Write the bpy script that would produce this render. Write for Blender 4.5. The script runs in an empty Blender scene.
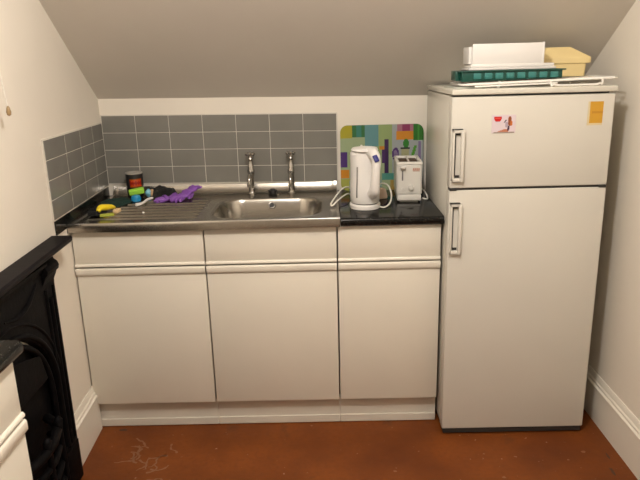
import bpy, bmesh, math, random
from mathutils import Vector, Matrix
from math import sin, cos, pi, radians as R
random.seed(7)
S = bpy.context.scene
COL = S.collection

# ------------------------------------------------------------------ camera
yaw, pit, rol = R(-0.587), R(15.724), R(-1.488)
fw = Vector((sin(yaw)*cos(pit), cos(yaw)*cos(pit), -sin(pit)))
rt = Vector((cos(yaw), -sin(yaw), 0)); up = rt.cross(fw)
rt2 = rt*cos(rol)+up*sin(rol); up2 = -rt*sin(rol)+up*cos(rol)
cam = bpy.data.objects.new('camera', bpy.data.cameras.new('camera'))
COL.objects.link(cam)
cam.matrix_world = Matrix(((rt2.x, up2.x, -fw.x, 1.0436), (rt2.y, up2.y, -fw.y, -2.9824),
                           (rt2.z, up2.z, -fw.z, 1.5268), (0, 0, 0, 1)))
cam.data.sensor_width = 36; cam.data.lens = 621.5/640*36; cam.data.clip_start = .02
S.camera = cam

# ------------------------------------------------------------------ world, lamp, exposure
W = bpy.data.worlds.new('world'); S.world = W; W.use_nodes = True
W.node_tree.nodes['Background'].inputs[0].default_value = (1, .8, .6, 1)
W.node_tree.nodes['Background'].inputs[1].default_value = .05
ld = bpy.data.lights.new('room_bulb', 'POINT'); ld.energy = 64; ld.color = (1, .94, .90); ld.shadow_soft_size = .05
bulb = bpy.data.objects.new('room_bulb', ld); bulb.location = (1.04, -1.90, 2.26); COL.objects.link(bulb)
S.view_settings.view_transform = 'Standard'; S.view_settings.look = 'None'
S.view_settings.exposure = 0; S.view_settings.gamma = 1; S.view_settings.use_curve_mapping = False

# ------------------------------------------------------------------ materials
def mat(name, col, rough=.5, metal=0, spec=.5, noise=None, bump=None, trans=0, coat=0):
    """noise=(scale, amount, detail) varies the colour; bump=(scale, strength)"""
    m = bpy.data.materials.new(name); m.use_nodes = True
    nt = m.node_tree; b = nt.nodes['Principled BSDF']
    b.inputs['Base Color'].default_value = (*col, 1); b.inputs['Roughness'].default_value = rough
    b.inputs['Metallic'].default_value = metal; b.inputs['Specular IOR Level'].default_value = spec
    b.inputs['Transmission Weight'].default_value = trans; b.inputs['Coat Weight'].default_value = coat
    tc = nt.nodes.new('ShaderNodeTexCoord')
    if noise:
        n = nt.nodes.new('ShaderNodeTexNoise'); n.inputs['Scale'].default_value = noise[0]
        n.inputs['Detail'].default_value = noise[2] if len(noise) > 2 else 4
        nt.links.new(tc.outputs['Object'], n.inputs['Vector'])
        r = nt.nodes.new('ShaderNodeValToRGB'); a = noise[1]
        r.color_ramp.elements[0].position = .3; r.color_ramp.elements[1].position = .7
        r.color_ramp.elements[0].color = (*[max(0, c*(1-a)) for c in col], 1)
        r.color_ramp.elements[1].color = (*[min(1, c*(1+a)) for c in col], 1)
        nt.links.new(n.outputs['Fac'], r.inputs['Fac']); nt.links.new(r.outputs['Color'], b.inputs['Base Color'])
    if bump:
        n = nt.nodes.new('ShaderNodeTexNoise'); n.inputs['Scale'].default_value = bump[0]; n.inputs['Detail'].default_value = 5
        bp = nt.nodes.new('ShaderNodeBump'); bp.inputs['Strength'].default_value = bump[1]; bp.inputs['Distance'].default_value = .01
        nt.links.new(tc.outputs['Object'], n.inputs['Vector']); nt.links.new(n.outputs['Fac'], bp.inputs['Height'])
        nt.links.new(bp.outputs['Normal'], b.inputs['Normal'])
    return m

def painted_mat(name, rough=.3, spec=.5):
    m = bpy.data.materials.new(name); m.use_nodes = True; nt = m.node_tree; b = nt.nodes['Principled BSDF']
    a = nt.nodes.new('ShaderNodeVertexColor'); a.layer_name = 'Col'
    nt.links.new(a.outputs['Color'], b.inputs['Base Color'])
    b.inputs['Roughness'].default_value = rough; b.inputs['Specular IOR Level'].default_value = spec
    return m

M = {}
M['wall'] = mat('wall_paint', (.79, .735, .635), .75, spec=.3, noise=(2.5, .025), bump=(14, .12))
M['ceil'] = mat('ceiling_paint', (.68, .635, .56), .6, spec=.3, noise=(3, .02), bump=(9, .15))
M['skirt'] = mat('gloss_white_paint', (.83, .79, .69), .3, noise=(6, .02))
M['tile'] = mat('grey_tile', (.200, .194, .170), .24, noise=(9, .06))
M['grout'] = mat('grout', (.66, .62, .54), .8)
M['lam'] = mat('cream_laminate', (.76, .715, .61), .38, noise=(5, .015), bump=(60, .02))
M['carc'] = mat('cabinet_carcass', (.58, .53, .44), .5, noise=(5, .02))
M['plinth'] = mat('plinth_board', (.70, .66, .57), .4, noise=(8, .03))
M['steel'] = mat('stainless_steel', (.46, .435, .39), .23, metal=1, noise=(40, .05), bump=(160, .03))
M['chrome'] = mat('chrome', (.50, .48, .45), .12, metal=1)
M['blackrub'] = mat('black_rubber', (.012, .012, .012), .5)
M['fridge'] = mat('fridge_enamel', (.64, .615, .53), .24, noise=(4, .015))
M['fridge_d'] = mat('fridge_door_enamel', (.66, .635, .56), .3, noise=(4, .015))
M['fridge_dark'] = mat('fridge_gasket', (.03, .028, .025), .6)
M['seal'] = mat('grey_gasket', (.34, .32, .28), .6)
M['iron'] = mat('black_cast_iron', (.0035, .0032, .0036), .55, spec=.07, noise=(20, .3), bump=(50, .12))
M['mantel'] = mat('black_mantel_paint', (.008, .0065, .0075), .55, spec=.12, noise=(12, .3), bump=(30, .06))
M['white_pl'] = mat('white_plastic', (.76, .74, .70), .28)
M['white_pl2'] = mat('toaster_plastic', (.70, .675, .61), .32)
M['cream_pl'] = mat('cream_cord_plastic', (.80, .77, .68), .4)
M['grey_pl'] = mat('grey_window_plastic', (.20, .19, .18), .2)
M['navy'] = mat('navy_switch', (.012, .012, .16), .5)
M['wirewhite'] = mat('white_coated_wire', (.86, .84, .78), .3)
M['clear'] = mat('clear_edge', (.55, .58, .52), .15)
M['green_pl'] = mat('dark_green_plastic', (.006, .065, .047), .35)
M['teal'] = mat('teal_plastic', (.04, .20, .18), .35)
M['yellow_pl'] = mat('pale_yellow_plastic', (.78, .62, .30), .4)
M['yel'] = mat('yellow_handle', (.85, .66, .02), .4)
M['lime'] = mat('lime_sponge', (.36, .72, .06), .8, bump=(200, .5))
M['olive'] = mat('olive_sponge', (.38, .42, .05), .85, bump=(200, .5))
M['blue'] = mat('blue_plastic', (.02, .28, .55), .4)
M['lblue'] = mat('pale_blue_wrapper', (.20, .50, .66), .35)
M['tan'] = mat('tan_wrapper', (.55, .36, .20), .6)
M['beige'] = mat('beige_sponge', (.72, .52, .28), .8, bump=(200, .4))
M['dkgreen'] = mat('dark_green_cloth', (.006, .035, .024), .95, noise=(60, .3), bump=(150, .6))
M['black_cl'] = mat('black_cloth', (.010, .010, .009), .95, bump=(120, .5))
M['purple'] = mat('purple_rubber', (.23, .085, .40), .4, bump=(40, .2))
M['paintwhite'] = painted_mat('printed_card', .4)
M['glassprint'] = painted_mat('printed_glass', .12)
M['canlabel'] = painted_mat('printed_tin', .3)
M['orange_in'] = mat('element_brown', (.12, .07, .04), .6)
M['shelf_shadow'] = mat('dark_gap_board', (.05, .045, .04), .8)

def granite():
    m = mat('black_granite_laminate', (.012, .012, .011), .11, spec=.32, noise=None); nt = m.node_tree; b = nt.nodes['Principled BSDF']
    tc = nt.nodes['Texture Coordinate']; v = nt.nodes.new('ShaderNodeTexNoise'); v.inputs['Scale'].default_value = 150; v.inputs['Detail'].default_value = 6
    r = nt.nodes.new('ShaderNodeValToRGB'); e = r.color_ramp.elements
    e[0].position = .55; e[0].color = (.006, .006, .0055, 1); e[1].position = .80; e[1].color = (.07, .068, .055, 1)
    nt.links.new(tc.outputs['Object'], v.inputs['Vector']); nt.links.new(v.outputs['Fac'], r.inputs['Fac']); nt.links.new(r.outputs['Color'], b.inputs['Base Color'])
    return m
M['granite'] = granite()

def floor_mat():
    m = bpy.data.materials.new('brown_hardboard_floor'); m.use_nodes = True; nt = m.node_tree; b = nt.nodes['Principled BSDF']
    L = nt.links.new; tc = nt.nodes.new('ShaderNodeTexCoord')
    def noise(sc, det=5, dist=0):
        n = nt.nodes.new('ShaderNodeTexNoise'); n.inputs['Scale'].default_value = sc; n.inputs['Detail'].default_value = det
        n.inputs['Distortion'].default_value = dist; L(tc.outputs['Object'], n.inputs['Vector']); return n
    def ramp(n, p0, c0, p1, c1):
        r = nt.nodes.new('ShaderNodeValToRGB'); e = r.color_ramp.elements
        e[0].position = p0; e[0].color = (*c0, 1); e[1].position = p1; e[1].color = (*c1, 1); L(n.outputs['Fac'], r.inputs['Fac']); return r
    def mix(f, a, c):
        x = nt.nodes.new('ShaderNodeMix'); x.data_type = 'RGBA'
        L(f, x.inputs['Factor']); L(a, x.inputs[6])
        if isinstance(c, tuple): x.inputs[7].default_value = (*c, 1)
        else: L(c, x.inputs[7])
        return x.outputs[2]
    base = ramp(noise(3.2, 8), .3, (.120, .028, .004), .7, (.225, .060, .008))
    fine = ramp(noise(55, 6), .45, (0, 0, 0), .8, (.5, .5, .5))
    c = mix(fine.outputs['Color'], base.outputs['Color'], (.12, .032, .007))
    dk = ramp(noise(6.5, 4, .4), .66, (0, 0, 0), .76, (.55, .55, .55))
    c = mix(dk.outputs['Color'], c, (.06, .024, .012))
    sp = ramp(noise(38, 2), .70, (0, 0, 0), .78, (.45, .45, .45))
    c = mix(sp.outputs['Color'], c, (.62, .45, .33))
    L(c, b.inputs['Base Color']); b.inputs['Roughness'].default_value = .55; b.inputs['Specular IOR Level'].default_value = .3
    bp = nt.nodes.new('ShaderNodeBump'); bp.inputs['Strength'].default_value = .12; bp.inputs['Distance'].default_value = .01
    n = noise(30, 6); L(n.outputs['Fac'], bp.inputs['Height']); L(bp.outputs['Normal'], b.inputs['Normal'])
    return m
M['floor'] = floor_mat()
M['scuff'] = mat('pale_paint_scuff', (.25, .12, .06), .7)
M['stain'] = mat('dark_floor_stain', (.07, .03, .016), .7)

# ------------------------------------------------------------------ mesh helpers
def nb(): return bmesh.new()
def bx(bm, x0, x1, y0, y1, z0, z1, bev=0, seg=2, mi=0):
    r = bmesh.ops.create_cube(bm, size=1)
    vs = r['verts']
    for v in vs: v.co = Vector(((x0+x1)/2+v.co.x*(x1-x0), (y0+y1)/2+v.co.y*(y1-y0), (z0+z1)/2+v.co.z*(z1-z0)))
    fs = set(f for v in vs for f in v.link_faces)
    for f in fs: f.material_index = mi
    if bev > 0:
        es = list(set(e for v in vs for e in v.link_edges))
        rr = bmesh.ops.bevel(bm, geom=es, offset=min(bev, .49*min(x1-x0, y1-y0, z1-z0)), segments=seg, profile=.5, affect='EDGES')
        for f in rr['faces']: f.material_index = mi
    return bm
def tube(bm, pts, r, n=10, cap=True, closed=False):
    pts = [Vector(p) for p in pts]; rings = []; rs = r if isinstance(r, (list, tuple)) else [r]*len(pts); prev = None
    N = len(pts)
    for i, p in enumerate(pts):
        if closed: t = pts[(i+1) % N]-pts[i-1]
        else: t = pts[min(i+1, N-1)]-pts[max(i-1, 0)]
        t.normalize()
        if prev is None: a = t.orthogonal().normalized()
        else: a = (prev-t*prev.dot(t)).normalized()
        prev = a; b = t.cross(a)
        rings.append([bm.verts.new(p+(a*cos(2*pi*k/n)+b*sin(2*pi*k/n))*rs[i]) for k in range(n)])
    M_ = N if closed else N-1
    for i in range(M_):
        A = rings[i]; B = rings[(i+1) % N]
        for k in range(n): bm.faces.new((A[k], A[(k+1) % n], B[(k+1) % n], B[k]))
    if cap and not closed:
        bm.faces.new(rings[0][::-1]); bm.faces.new(rings[-1])
    return bm
def smooth_path(P, k=8):
    P = [Vector(p) for p in P]; out = []
    for i in range(len(P)-1):
        a = P[max(i-1, 0)]; b = P[i]; c = P[i+1]; d = P[min(i+2, len(P)-1)]
        for j in range(k):
            t = j/k; out.append(.5*((2*b)+(c-a)*t+(2*a-5*b+4*c-d)*t*t+(-a+3*b-3*c+d)*t**3))
    out.append(P[-1]); return out
def lathe(bm, prof, c=(0, 0, 0), n=32, sx=1, sy=1):
    rings = []
    for r, z in prof: rings.append([bm.verts.new((c[0]+sx*r*cos(2*pi*k/n), c[1]+sy*r*sin(2*pi*k/n), c[2]+z)) for k in range(n)])
    for A, B in zip(rings, rings[1:]):
        for k in range(n): bm.faces.new((A[k], A[(k+1) % n], B[(k+1) % n], B[k]))
    bm.faces.new(rings[0][::-1]); bm.faces.new(rings[-1]); return bm
def prism(bm, poly, f0, f1):
    """poly of 2D points, f0/f1 map (a,b)->3D for the two ends"""
    A = [bm.verts.new(f0(*p)) for p in poly]; B = [bm.verts.new(f1(*p)) for p in poly]
    n = len(poly)
    for k in range(n): bm.faces.new((A[k], A[(k+1) % n], B[(k+1) % n], B[k]))
    bm.faces.new(A[::-1]); bm.faces.new(B); return bm
def rrect(w, h, r, n=6, cx=0, cy=0):
    out = []
    for (sx, sy, a0) in ((1, 1, 0), (-1, 1, 90), (-1, -1, 180), (1, -1, 270)):
        for k in range(n+1):
            a = R(a0+90*k/n); out.append((cx+sx*(w/2-r)+r*cos(a), cy+sy*(h/2-r)+r*sin(a)))
    return out
def obj(name, bm, m, parent=None, smooth=True, ang=35, bev=0):
    bmesh.ops.recalc_face_normals(bm, faces=bm.faces)
    me = bpy.data.meshes.new(name); bm.to_mesh(me); bm.free()
    o = bpy.data.objects.new(name, me); COL.objects.link(o)
    for x in (m if isinstance(m, (list, tuple)) else [m]): me.materials.append(x)
    if parent is not None:
        o.parent = parent
        off = parent.location if parent.parent is None else parent.parent.location
        if parent.get('_w'): me.transform(Matrix.Translation(-Vector(parent['_w']))); o['_w'] = parent['_w'][:]
    if smooth:
        me.polygons.foreach_set('use_smooth', [True]*len(me.polygons))
        me.set_sharp_from_angle(angle=R(ang))
    if bev:
        b = o.modifiers.new('bevel', 'BEVEL'); b.width = bev; b.segments = 2; b.limit_method = 'ANGLE'
    return o
def thing(name, label, cat, loc=(0, 0, 0), rot=0, group=None, world=False):
    """world=True: its parts are authored in room coordinates"""
    o = bpy.data.objects.new(name, None); COL.objects.link(o); o.empty_display_size = .05
    o.location = loc; o.rotation_euler = (0, 0, rot); o['label'] = label; o['category'] = cat
    if group: o['group'] = group
    if world: o['_w'] = list(loc)
    return o
def tag(o, label, cat, group=None, kind=None):
    o['label'] = label; o['category'] = cat
    if group: o['group'] = group
    if kind: o['kind'] = kind
    return o
def struct(name, bm, m, parent=None, **k):
    o = obj(name, bm, m, parent, **k)
    if parent is None: o['kind'] = 'structure'
    return o
def base_origin(o):
    """put a single-mesh thing's origin at the centre of its base"""
    me = o.data; xs = [v.co for v in me.vertices]
    c = Vector(((min(v.x for v in xs)+max(v.x for v in xs))/2, (min(v.y for v in xs)+max(v.y for v in xs))/2, min(v.z for v in xs)))
    me.transform(Matrix.Translation(-c)); o.location = c; return o

def wx(y, off=0.): return -.012+.0452*(-y)+off       # the left wall, a little out of square
RW = 2.21                                             # right wall
YB = -4.9                                            # wall behind the camera
SL = .682
def zc(x): return 1.387+.012-.022*x/1.6               # foot of the sloping ceiling
YK = -1.62

# ------------------------------------------------------------------ room shell
bm = nb(); bx(bm, -.25, RW+.12, YB-.1, .1, -.06, 0); struct('floor', bm, M['floor'], smooth=False)
bm = nb()
vs = [(-.25, .1, 0), (RW+.1, .1, 0), (RW+.1, .1, 1.6), (-.25, .1, 1.6)]
bx(bm, -.14, RW+.1, 0, .1, 0, 1.5); wall_back = struct('wall_back', bm, M['wall'], smooth=False)
bm = nb()
A = [(wx(0), 0), (wx(YB), YB), (wx(YB)-.1, YB), (wx(0)-.1, 0)]
prism(bm, A, lambda a, b: (a, b, 0), lambda a, b: (a, b, 2.75)); wall_left = struct('wall_left', bm, M['wall'], smooth=False)
bm = nb(); bx(bm, RW, RW+.1, YB, 0, 0, 2.75); struct('wall_right', bm, M['wall'], smooth=False)
bm = nb(); bx(bm, -.1, RW+.1, YB-.1, YB, 0, 2.75); struct('wall_front', bm, M['wall'], smooth=False)
# sloping ceiling and flat ceiling, one slab
bm = nb()
prof = [(0, 0), (YK, -SL*YK), (YB, -SL*YK)]
lo = []; hi = []
for x in (-.13, RW+.02):
    lo.append([bm.verts.new((x, y, zc(x)+h)) for y, h in prof]); hi.append([bm.verts.new((x, y+.0, zc(x)+h+.1)) for y, h in prof])
for i in range(2):
    bm.faces.new((lo[0][i], lo[0][i+1], lo[1][i+1], lo[1][i])); bm.faces.new((hi[0][i], hi[1][i], hi[1][i+1], hi[0][i+1]))
    for s in (0, 1): bm.faces.new((lo[s][i], lo[s][i+1], hi[s][i+1], hi[s][i]))
bm.faces.new((lo[0][0], lo[1][0], hi[1][0], hi[0][0])); bm.faces.new((lo[0][2], lo[1][2], hi[1][2], hi[0][2]))
struct('ceiling', bm, M['ceil'], smooth=False)

# skirting boards with a stepped moulding on top
def skirt_profile(h): return [(0, 0), (.018, 0), (.018, h-.055), (.022, h-.05), (.022, h-.044), (.015, h-.038), (.015, h-.03), (.010, h-.024), (.008, h-.010), (.004, h), (0, h)]
bm = nb(); y0, y1 = -.01, YB+.02
prism(bm, skirt_profile(.205), lambda a, b: (RW-a, y0, b), lambda a, b: (RW-a, y1, b)); struct('baseboard_right', bm, M['skirt'], ang=25)
bm = nb(); y0, y1 = -.556, -.862
prism(bm, skirt_profile(.215), lambda a, b: (wx(y0)+a+.001, y0, b), lambda a, b: (wx(y1)+a+.001, y1, b)); struct('baseboard_left', bm, M['skirt'], ang=25)

# grey wall tiles (surface of the walls): grout bed and bevelled tiles in one mesh each
def tilebed(bm, cols, rows, f, th=.007, g=.0022, gv=None):
    gv = gv or g
    def box(a0, a1, b0, b1, d0, d1, mi, be):
        q = [f(a0, b0, d0), f(a1, b0, d0), f(a1, b1, d0), f(a0, b1, d0)]
        t = [f(a0+be, b0+be, d1), f(a1-be, b0+be, d1), f(a1-be, b1-be, d1), f(a0+be, b1-be, d1)]
        m_ = [f(a0, b0, d1-be), f(a1, b0, d1-be), f(a1, b1, d1-be), f(a0, b1, d1-be)]
        Q = [bm.verts.new(v) for v in q]; T = [bm.verts.new(v) for v in t]; Mm = [bm.verts.new(v) for v in m_]
        fs = [bm.faces.new(T)]
        for k in range(4):
            fs.append(bm.faces.new((Q[k], Q[(k+1) % 4], Mm[(k+1) % 4], Mm[k]))); fs.append(bm.faces.new((Mm[k], Mm[(k+1) % 4], T[(k+1) % 4], T[k])))
        fs.append(bm.faces.new(Q[::-1]))
        for x in fs: x.material_index = mi
    box(cols[0]-.004, cols[-1]+.004, rows[0]-.004, rows[-1]+.004, -.001, th-.0022, 1, .0005)
    for a, b in zip(cols, cols[1:]):
        for c, d in zip(rows, rows[1:]): box(a+gv/1.6, b-gv/1.6, c+g/1.6, d-g/1.6, 0, th, 0, .0012)
bm = nb()
def fb(a, b, d): return (a, -d, b+.009-.0150*a/1.1)
z0t, z1t = .989, 1.3125
tilebed(bm, [wx(0)+.006+(1.1055-wx(0)-.006)*k/7 for k in range(8)], [z0t+(z1t-z0t)*k/4 for k in range(5)], fb)
o = obj('splashback_tiles', bm, [M['tile'], M['grout']], wall_back, smooth=False); o['label'] = 'grey glazed wall tiles with pale grout'
bm = nb()
def fl(a, b, d): return (wx(-a)+d, -a, b)
tilebed(bm, [.008, .160, .328, .507, .722], [.989+(1.2875-.989)*k/4 for k in range(5)], fl, gv=.0055)
o = obj('splashback_tiles', bm, [M['tile'], M['grout']], wall_left, smooth=False); o['label'] = 'grey glazed wall tiles with pale grout'

# ------------------------------------------------------------------ kitchen base units
XU = [.017, .5507, 1.0881, 1.5076]
FR = -.575
def handle_rail_top(bm, x0, x1, z):      # lip along the lower edge of the drawer front
    prism(bm, [(0, .006), (0, .013), (-.004, .011), (-.007, .006), (-.006, .001), (-.001, 0)], lambda a, b: (x0, FR+a, z+b), lambda a, b: (x1, FR+a, z+b))
def base_unit(k, label):
    x0, x1 = XU[k]+.0015, XU[k+1]-.0015
    t = thing('base_cabinet', label, 'kitchen cabinet', ((x0+x1)/2, -.29, 0), group='cream base cabinets under the worktop', world=True)
    bm = nb()
    th = .016
    bx(bm, x0+.001, x0+th, -.553, -.02, .129, .900); bx(bm, x1-th, x1-.001, -.553, -.02, .129, .900)
    bx(bm, x0+th, x1-th, -.553, -.02, .129, .145); bx(bm, x0+th, x1-th, -.030, -.02, .145, .900)
    bx(bm, x0+th, x1-th, -.553, -.535, .874, .900); bx(bm, x0+th, x1-th, -.549, -.53, .738, .775)
    obj('carcass', bm, M['carc'], t, smooth=False)
    bm = nb(); bx(bm, x0+.0015, x1-.0015, FR, FR+.019, .765, .9045, .0025)
    d = obj('drawer_front', bm, M['lam'], t)
    bm = nb(); handle_rail_top(bm, x0+.0015, x1-.0015, .757); obj('grip_rail', bm, M['lam'], d, ang=60)
    bm = nb(); bx(bm, x0+.0015, x1-.0015, FR, FR+.019, .129, .731, .0025)
    d = obj('door', bm, M['lam'], t)
    bm = nb()
    prism(bm, [(.019, -.016), (.019, .010), (.006, .014), (-.003, .0165), (-.007, .014), (-.0085, .009), (-.0085, -.010), (-.006, -.0135), (0, -.015)],
          lambda a, b: (x0+.0015, FR+a, .735+b), lambda a, b: (x1-.0015, FR+a, .735+b))
    obj('grip_rail', bm, M['lam'], d, ang=60)
    bm = nb(); bx(bm, x0-.001, x1+.001, -.540, -.524, .002, .127, .001)
    bx(bm, x0-.001, x1+.001, -.547, -.540, .002, .038, .003)
    obj('plinth', bm, M['plinth'], t, smooth=False)
    return t
base_unit(0, 'cream base cabinet in the left corner, below the draining board')
base_unit(1, 'middle cream base cabinet, directly below the sink bowl')
base_unit(2, 'narrow cream base cabinet under the black worktop beside the fridge')

# black worktop: right-hand length and strip left of the sink
bm = nb()
prism(bm, [(-.012, .906), (-.588, .906), (-.597, .912), (-.600, .920), (-.600, .930), (-.596, .938), (-.588, .941), (-.012, .941)],
      lambda a, b: (1.1035, a, b), lambda a, b: (1.5115, a, b))
tag(base_origin(obj('worktop', bm, M['granite'], ang=50)), 'glossy black speckled worktop under the kettle and toaster', 'worktop')
bm = nb()
P = [(wx(-.003)+.001, -.003), (wx(-.60)+.001, -.60), (.0168, -.60), (.0168, -.003)]
# thin filler strip between the sink and the left wall tiles
prism(bm, [(wx(-.012)+.001, -.012), (wx(-.60)+.0005, -.60), (.0165, -.60), (.0165, -.012)], lambda a, b: (a, b, .906), lambda a, b: (a, b, .9405))
prism(bm, [(wx(-.010)+.0005, -.010), (wx(-.715)+.0005, -.715), (wx(-.715)+.006, -.715), (.0205, -.612), (.0165, -.603), (.0165, -.43), (wx(-.010)+.005, -.010)], lambda a, b: (a, b, .930), lambda a, b: (a, b, .9835))
tag(base_origin(obj('edging_strip', bm, M['granite'], smooth=False)), 'narrow black edging strip between the draining board and the left wall tiles', 'edging')

# ------------------------------------------------------------------ sink top with bowl and drainer
ZT = .941
sink = thing('sink', 'stainless steel sink top with round-cornered bowl and ridged draining board', 'sink', (.56, -.30, .905), world=True)
SX0, SX1, SY0, SY1 = .018, 1.1005, -.598, -.009
BCX, BCY, BHX, BHY, BR = .799, -.360, .231, .190, .110
def sdf(x, y):
    dx = abs(x-BCX)-(BHX-BR); dy = abs(y-BCY)-(BHY-BR)
    return math.hypot(max(dx, 0), max(dy, 0))+min(max(dx, dy), 0)-BR
def sst(t): t = max(0, min(1, t)); return t*t*(3-2*t)
def sheight(x, y):
    z = ZT
    # pressed tray: slightly lower inside the rim
    e = min(x-SX0, SX1-x, y-SY0)
    z += .0035*(1-sst((e-.012)/.014))
    # drainer ridges
    if x < .53 and -.53 < y < -.14:
        fx = sst((x-.06)/.03)*sst((.53-x)/.03); ph = (y+.53)/.0545
        z += .0065*fx*(max(0, sin(ph*2*pi)))**1.8-.0018*fx
    # bowl
    d = -sdf(x, y)
    if d > -.010: z += .0014*(1-abs(d+.004)/.006 if abs(d+.004) < .006 else 0)
    if d > 0: z -= .155*(sst(d/.045)*.93+.07*sst(d/.19))
    # back upstand
    if y > -.050: z += .040*((y+.050)/.041)**2.4
    return z
nx, ny = 300, 168
def yy(j):
    t = j/ny; return SY0+(SY1-SY0)*t
bm = nb(); g = []
for i in range(nx+1):
    x = SX0+(SX1-SX0)*i/nx; col = []
    # left edge follows the out-of-square wall a little
    for j in range(ny+1): col.append(bm.verts.new((x, yy(j), sheight(x, yy(j)))))
    g.append(col)
for i in range(nx):
    for j in range(ny): bm.faces.new((g[i][j], g[i+1][j], g[i+1][j+1], g[i][j+1]))
# rolled front and side edges
def skirt(line, off, dz=(-.003, -.010, -.026)):
    prev = line
    for s, d in zip((.5, 1, 1), dz):
        cur = [bm.verts.new((v.co.x+off[0]*s, v.co.y+off[1]*s, (ZT+.0035)+d)) for v in line]
        for a in range(len(line)-1): bm.faces.new((prev[a], prev[a+1], cur[a+1], cur[a]))
        prev = cur
skirt([g[i][0] for i in range(nx+1)], (0, -.003), (-.003, -.009, -.036))
skirt(g[0][:ny-8], (-.001, 0), (-.003, -.010, -.036)); skirt(g[nx][:ny-8], (.001, 0), (-.003, -.010, -.036))
obj('sink_top', bm, M['steel'], sink, ang=60)
bm = nb(); lathe(bm, [(.004, 0), (.030, 0), (.033, .002), (.033, .004), (.020, .003), (.019, -.006), (.004, -.006)], (BCX, BCY, .789), 28); obj('waste', bm, M['chrome'], sink)
# overflow: ring and dark hole on the far wall of the bowl
ov = Vector((.799, -.199, .913))
nrm = Vector((0, -.82, .57)).normalized(); ta = Vector((1, 0, 0)); tb = nrm.cross(ta)
def ringpts(r, off): return [ov+nrm*off+(ta*cos(2*pi*k/20)+tb*sin(2*pi*k/20))*r for k in range(20)]
bm = nb(); tube(bm, ringpts(.0135, .002), .0028, 8, closed=True); orr = obj('overflow', bm, M['chrome'], sink)
bm = nb(); c1 = [bm.verts.new(p) for p in ringpts(.0125, .0045)]; c0 = [bm.verts.new(p) for p in ringpts(.0125, -.003)]
bm.faces.new(c1); bm.faces.new(c0[::-1])
for k in range(20): bm.faces.new((c0[k], c0[(k+1) % 20], c1[(k+1) % 20], c1[k]))
obj('overflow_hole', bm, M['blackrub'], orr)
# plug on its chain stay at the back of the bowl
bm = nb(); lathe(bm, [(.004, 0), (.017, 0), (.021, .012), (.022, .017), (.012, .018), (.009, .024), (.003, .025)], (0, 0, 0), 24)
o = obj('sink_plug', bm, M['blackrub']); o.location = (.795, -.072, ZT+.001); tag(o, 'small black rubber plug on the sink ledge between the two taps', 'plug')

def tap(x, y, label):
    t = thing('tap', label, 'tap', (x, y, ZT), group='pillar taps behind the bowl')
    bm = nb(); lathe(bm, [(.006, 0), (.021, 0), (.021, .005), (.016, .010), (.0145, .018), (.0135, .09), (.0165, .098), (.0175, .108), (.0165, .118), (.0140, .124), (.0140, .140), (.0105, .145), (.0105, .160), (.006, .164), (.003, .166)], n=24)
    obj('body', bm, M['chrome'], t)
    bm = nb(); pth = smooth_path([(0, -.004, .098), (0, -.03, .106), (0, -.062, .104), (0, -.086, .088), (0, -.092, .066)], 6)
    tube(bm, pth, [.0115-.0025*min(1, i/10) for i in range(len(pth))], 14); s = obj('spout', bm, M['chrome'], t)
    bm = nb(); lathe(bm, [(.007, 0), (.0105, 0), (.0105, .014), (.008, .016)], (0, -.092, .052), 18); obj('nozzle', bm, M['chrome'], s)
    bm = nb(); lathe(bm, [(.004, 0), (.010, .001), (.012, .006), (.009, .013), (.011, .024), (.011, .036), (.003, .039)], (0, 0, .164), 20)
    for k in range(4):
        a = R(45+90*k); d = Vector((cos(a), sin(a), 0)); c = Vector((0, 0, .193))
        tube(bm, [c, c+d*.012, c+d*.019, c+d*.025, c+d*.027], [.005, .005, .0075, .0075, .003], 10)
    obj('cross_handle', bm, M['chrome'], t)
    return t
tap(.696, -.068, 'left-hand chrome pillar tap with a cross handle behind the sink bowl')
tap(.886, -.068, 'right-hand chrome pillar tap with a cross handle, nearer the kettle')

# ------------------------------------------------------------------ fridge freezer
FX0, FX1, FY, FT = 1.5155, 2.109, -.660, 1.405
fr = thing('fridge_freezer', 'tall cream two-door fridge freezer standing by the right wall', 'fridge', (1.81, -.36, 0), world=True)
bm = nb(); bx(bm, FX0+.001, FX1-.001, -.602, -.095, .032, FT, .004); obj('body', bm, M['fridge'], fr)
bm = nb(); bx(bm, FX0-.002, FX1+.004, -.668, -.10, FT+.003, FT+.024, .005, 3); obj('lid', bm, M['fridge'], fr)
bm = nb(); bx(bm, FX0+.006, FX1-.006, -.608, -.600, .05, FT-.004); obj('gasket', bm, M['seal'], fr, smooth=False)
bm = nb(); bx(bm, FX0+.01, FX1-.01, -.628, -.56, FT-.003, FT+.004); obj('lid_seal', bm, M['fridge_dark'], fr, smooth=False)
def fdoor(z0, z1, h0, h1):
    bm = nb(); bx(bm, FX0, FX1, FY, -.608, z0, z1, .004, 3); d = obj('door', bm, M['fridge_d'], fr)
    xa, xb = FX0+.004, FX0+.048
    bm = nb(); y1, y0 = FY+.001, FY-.017
    bx(bm, xa, xb, y0, y1, h1-.012, h1, .003); bx(bm, xa, xb, y0, y1, h0, h0+.014, .003)
    bx(bm, xb-.013, xb, y0-.004, y1, h0, h1, .004); bx(bm, xa, xa+.008, y0, y1, h0, h1, .003)
    h = obj('handle', bm, M['fridge_d'], d)
    bm = nb(); bx(bm, xa+.008, xa+.015, FY-.0015, FY+.001, h0+.02, h1-.02); bx(bm, xa-.0015, xa+.036, y0-.0008, y1, h1, h1+.003); bx(bm, xa+.012, xa+.03, FY-.002, FY+.001, h0+.014, h0+.024); bx(bm, xa+.010, xa+.03, FY-.002, FY+.001, h1-.020, h1-.012)
    obj('grip_recess', bm, M['fridge_dark'], h, smooth=False)
    return d
fdoor(1.064, FT-.004, 1.090, 1.284)
fdoor(.029, 1.055, .806, 1.006)
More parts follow.
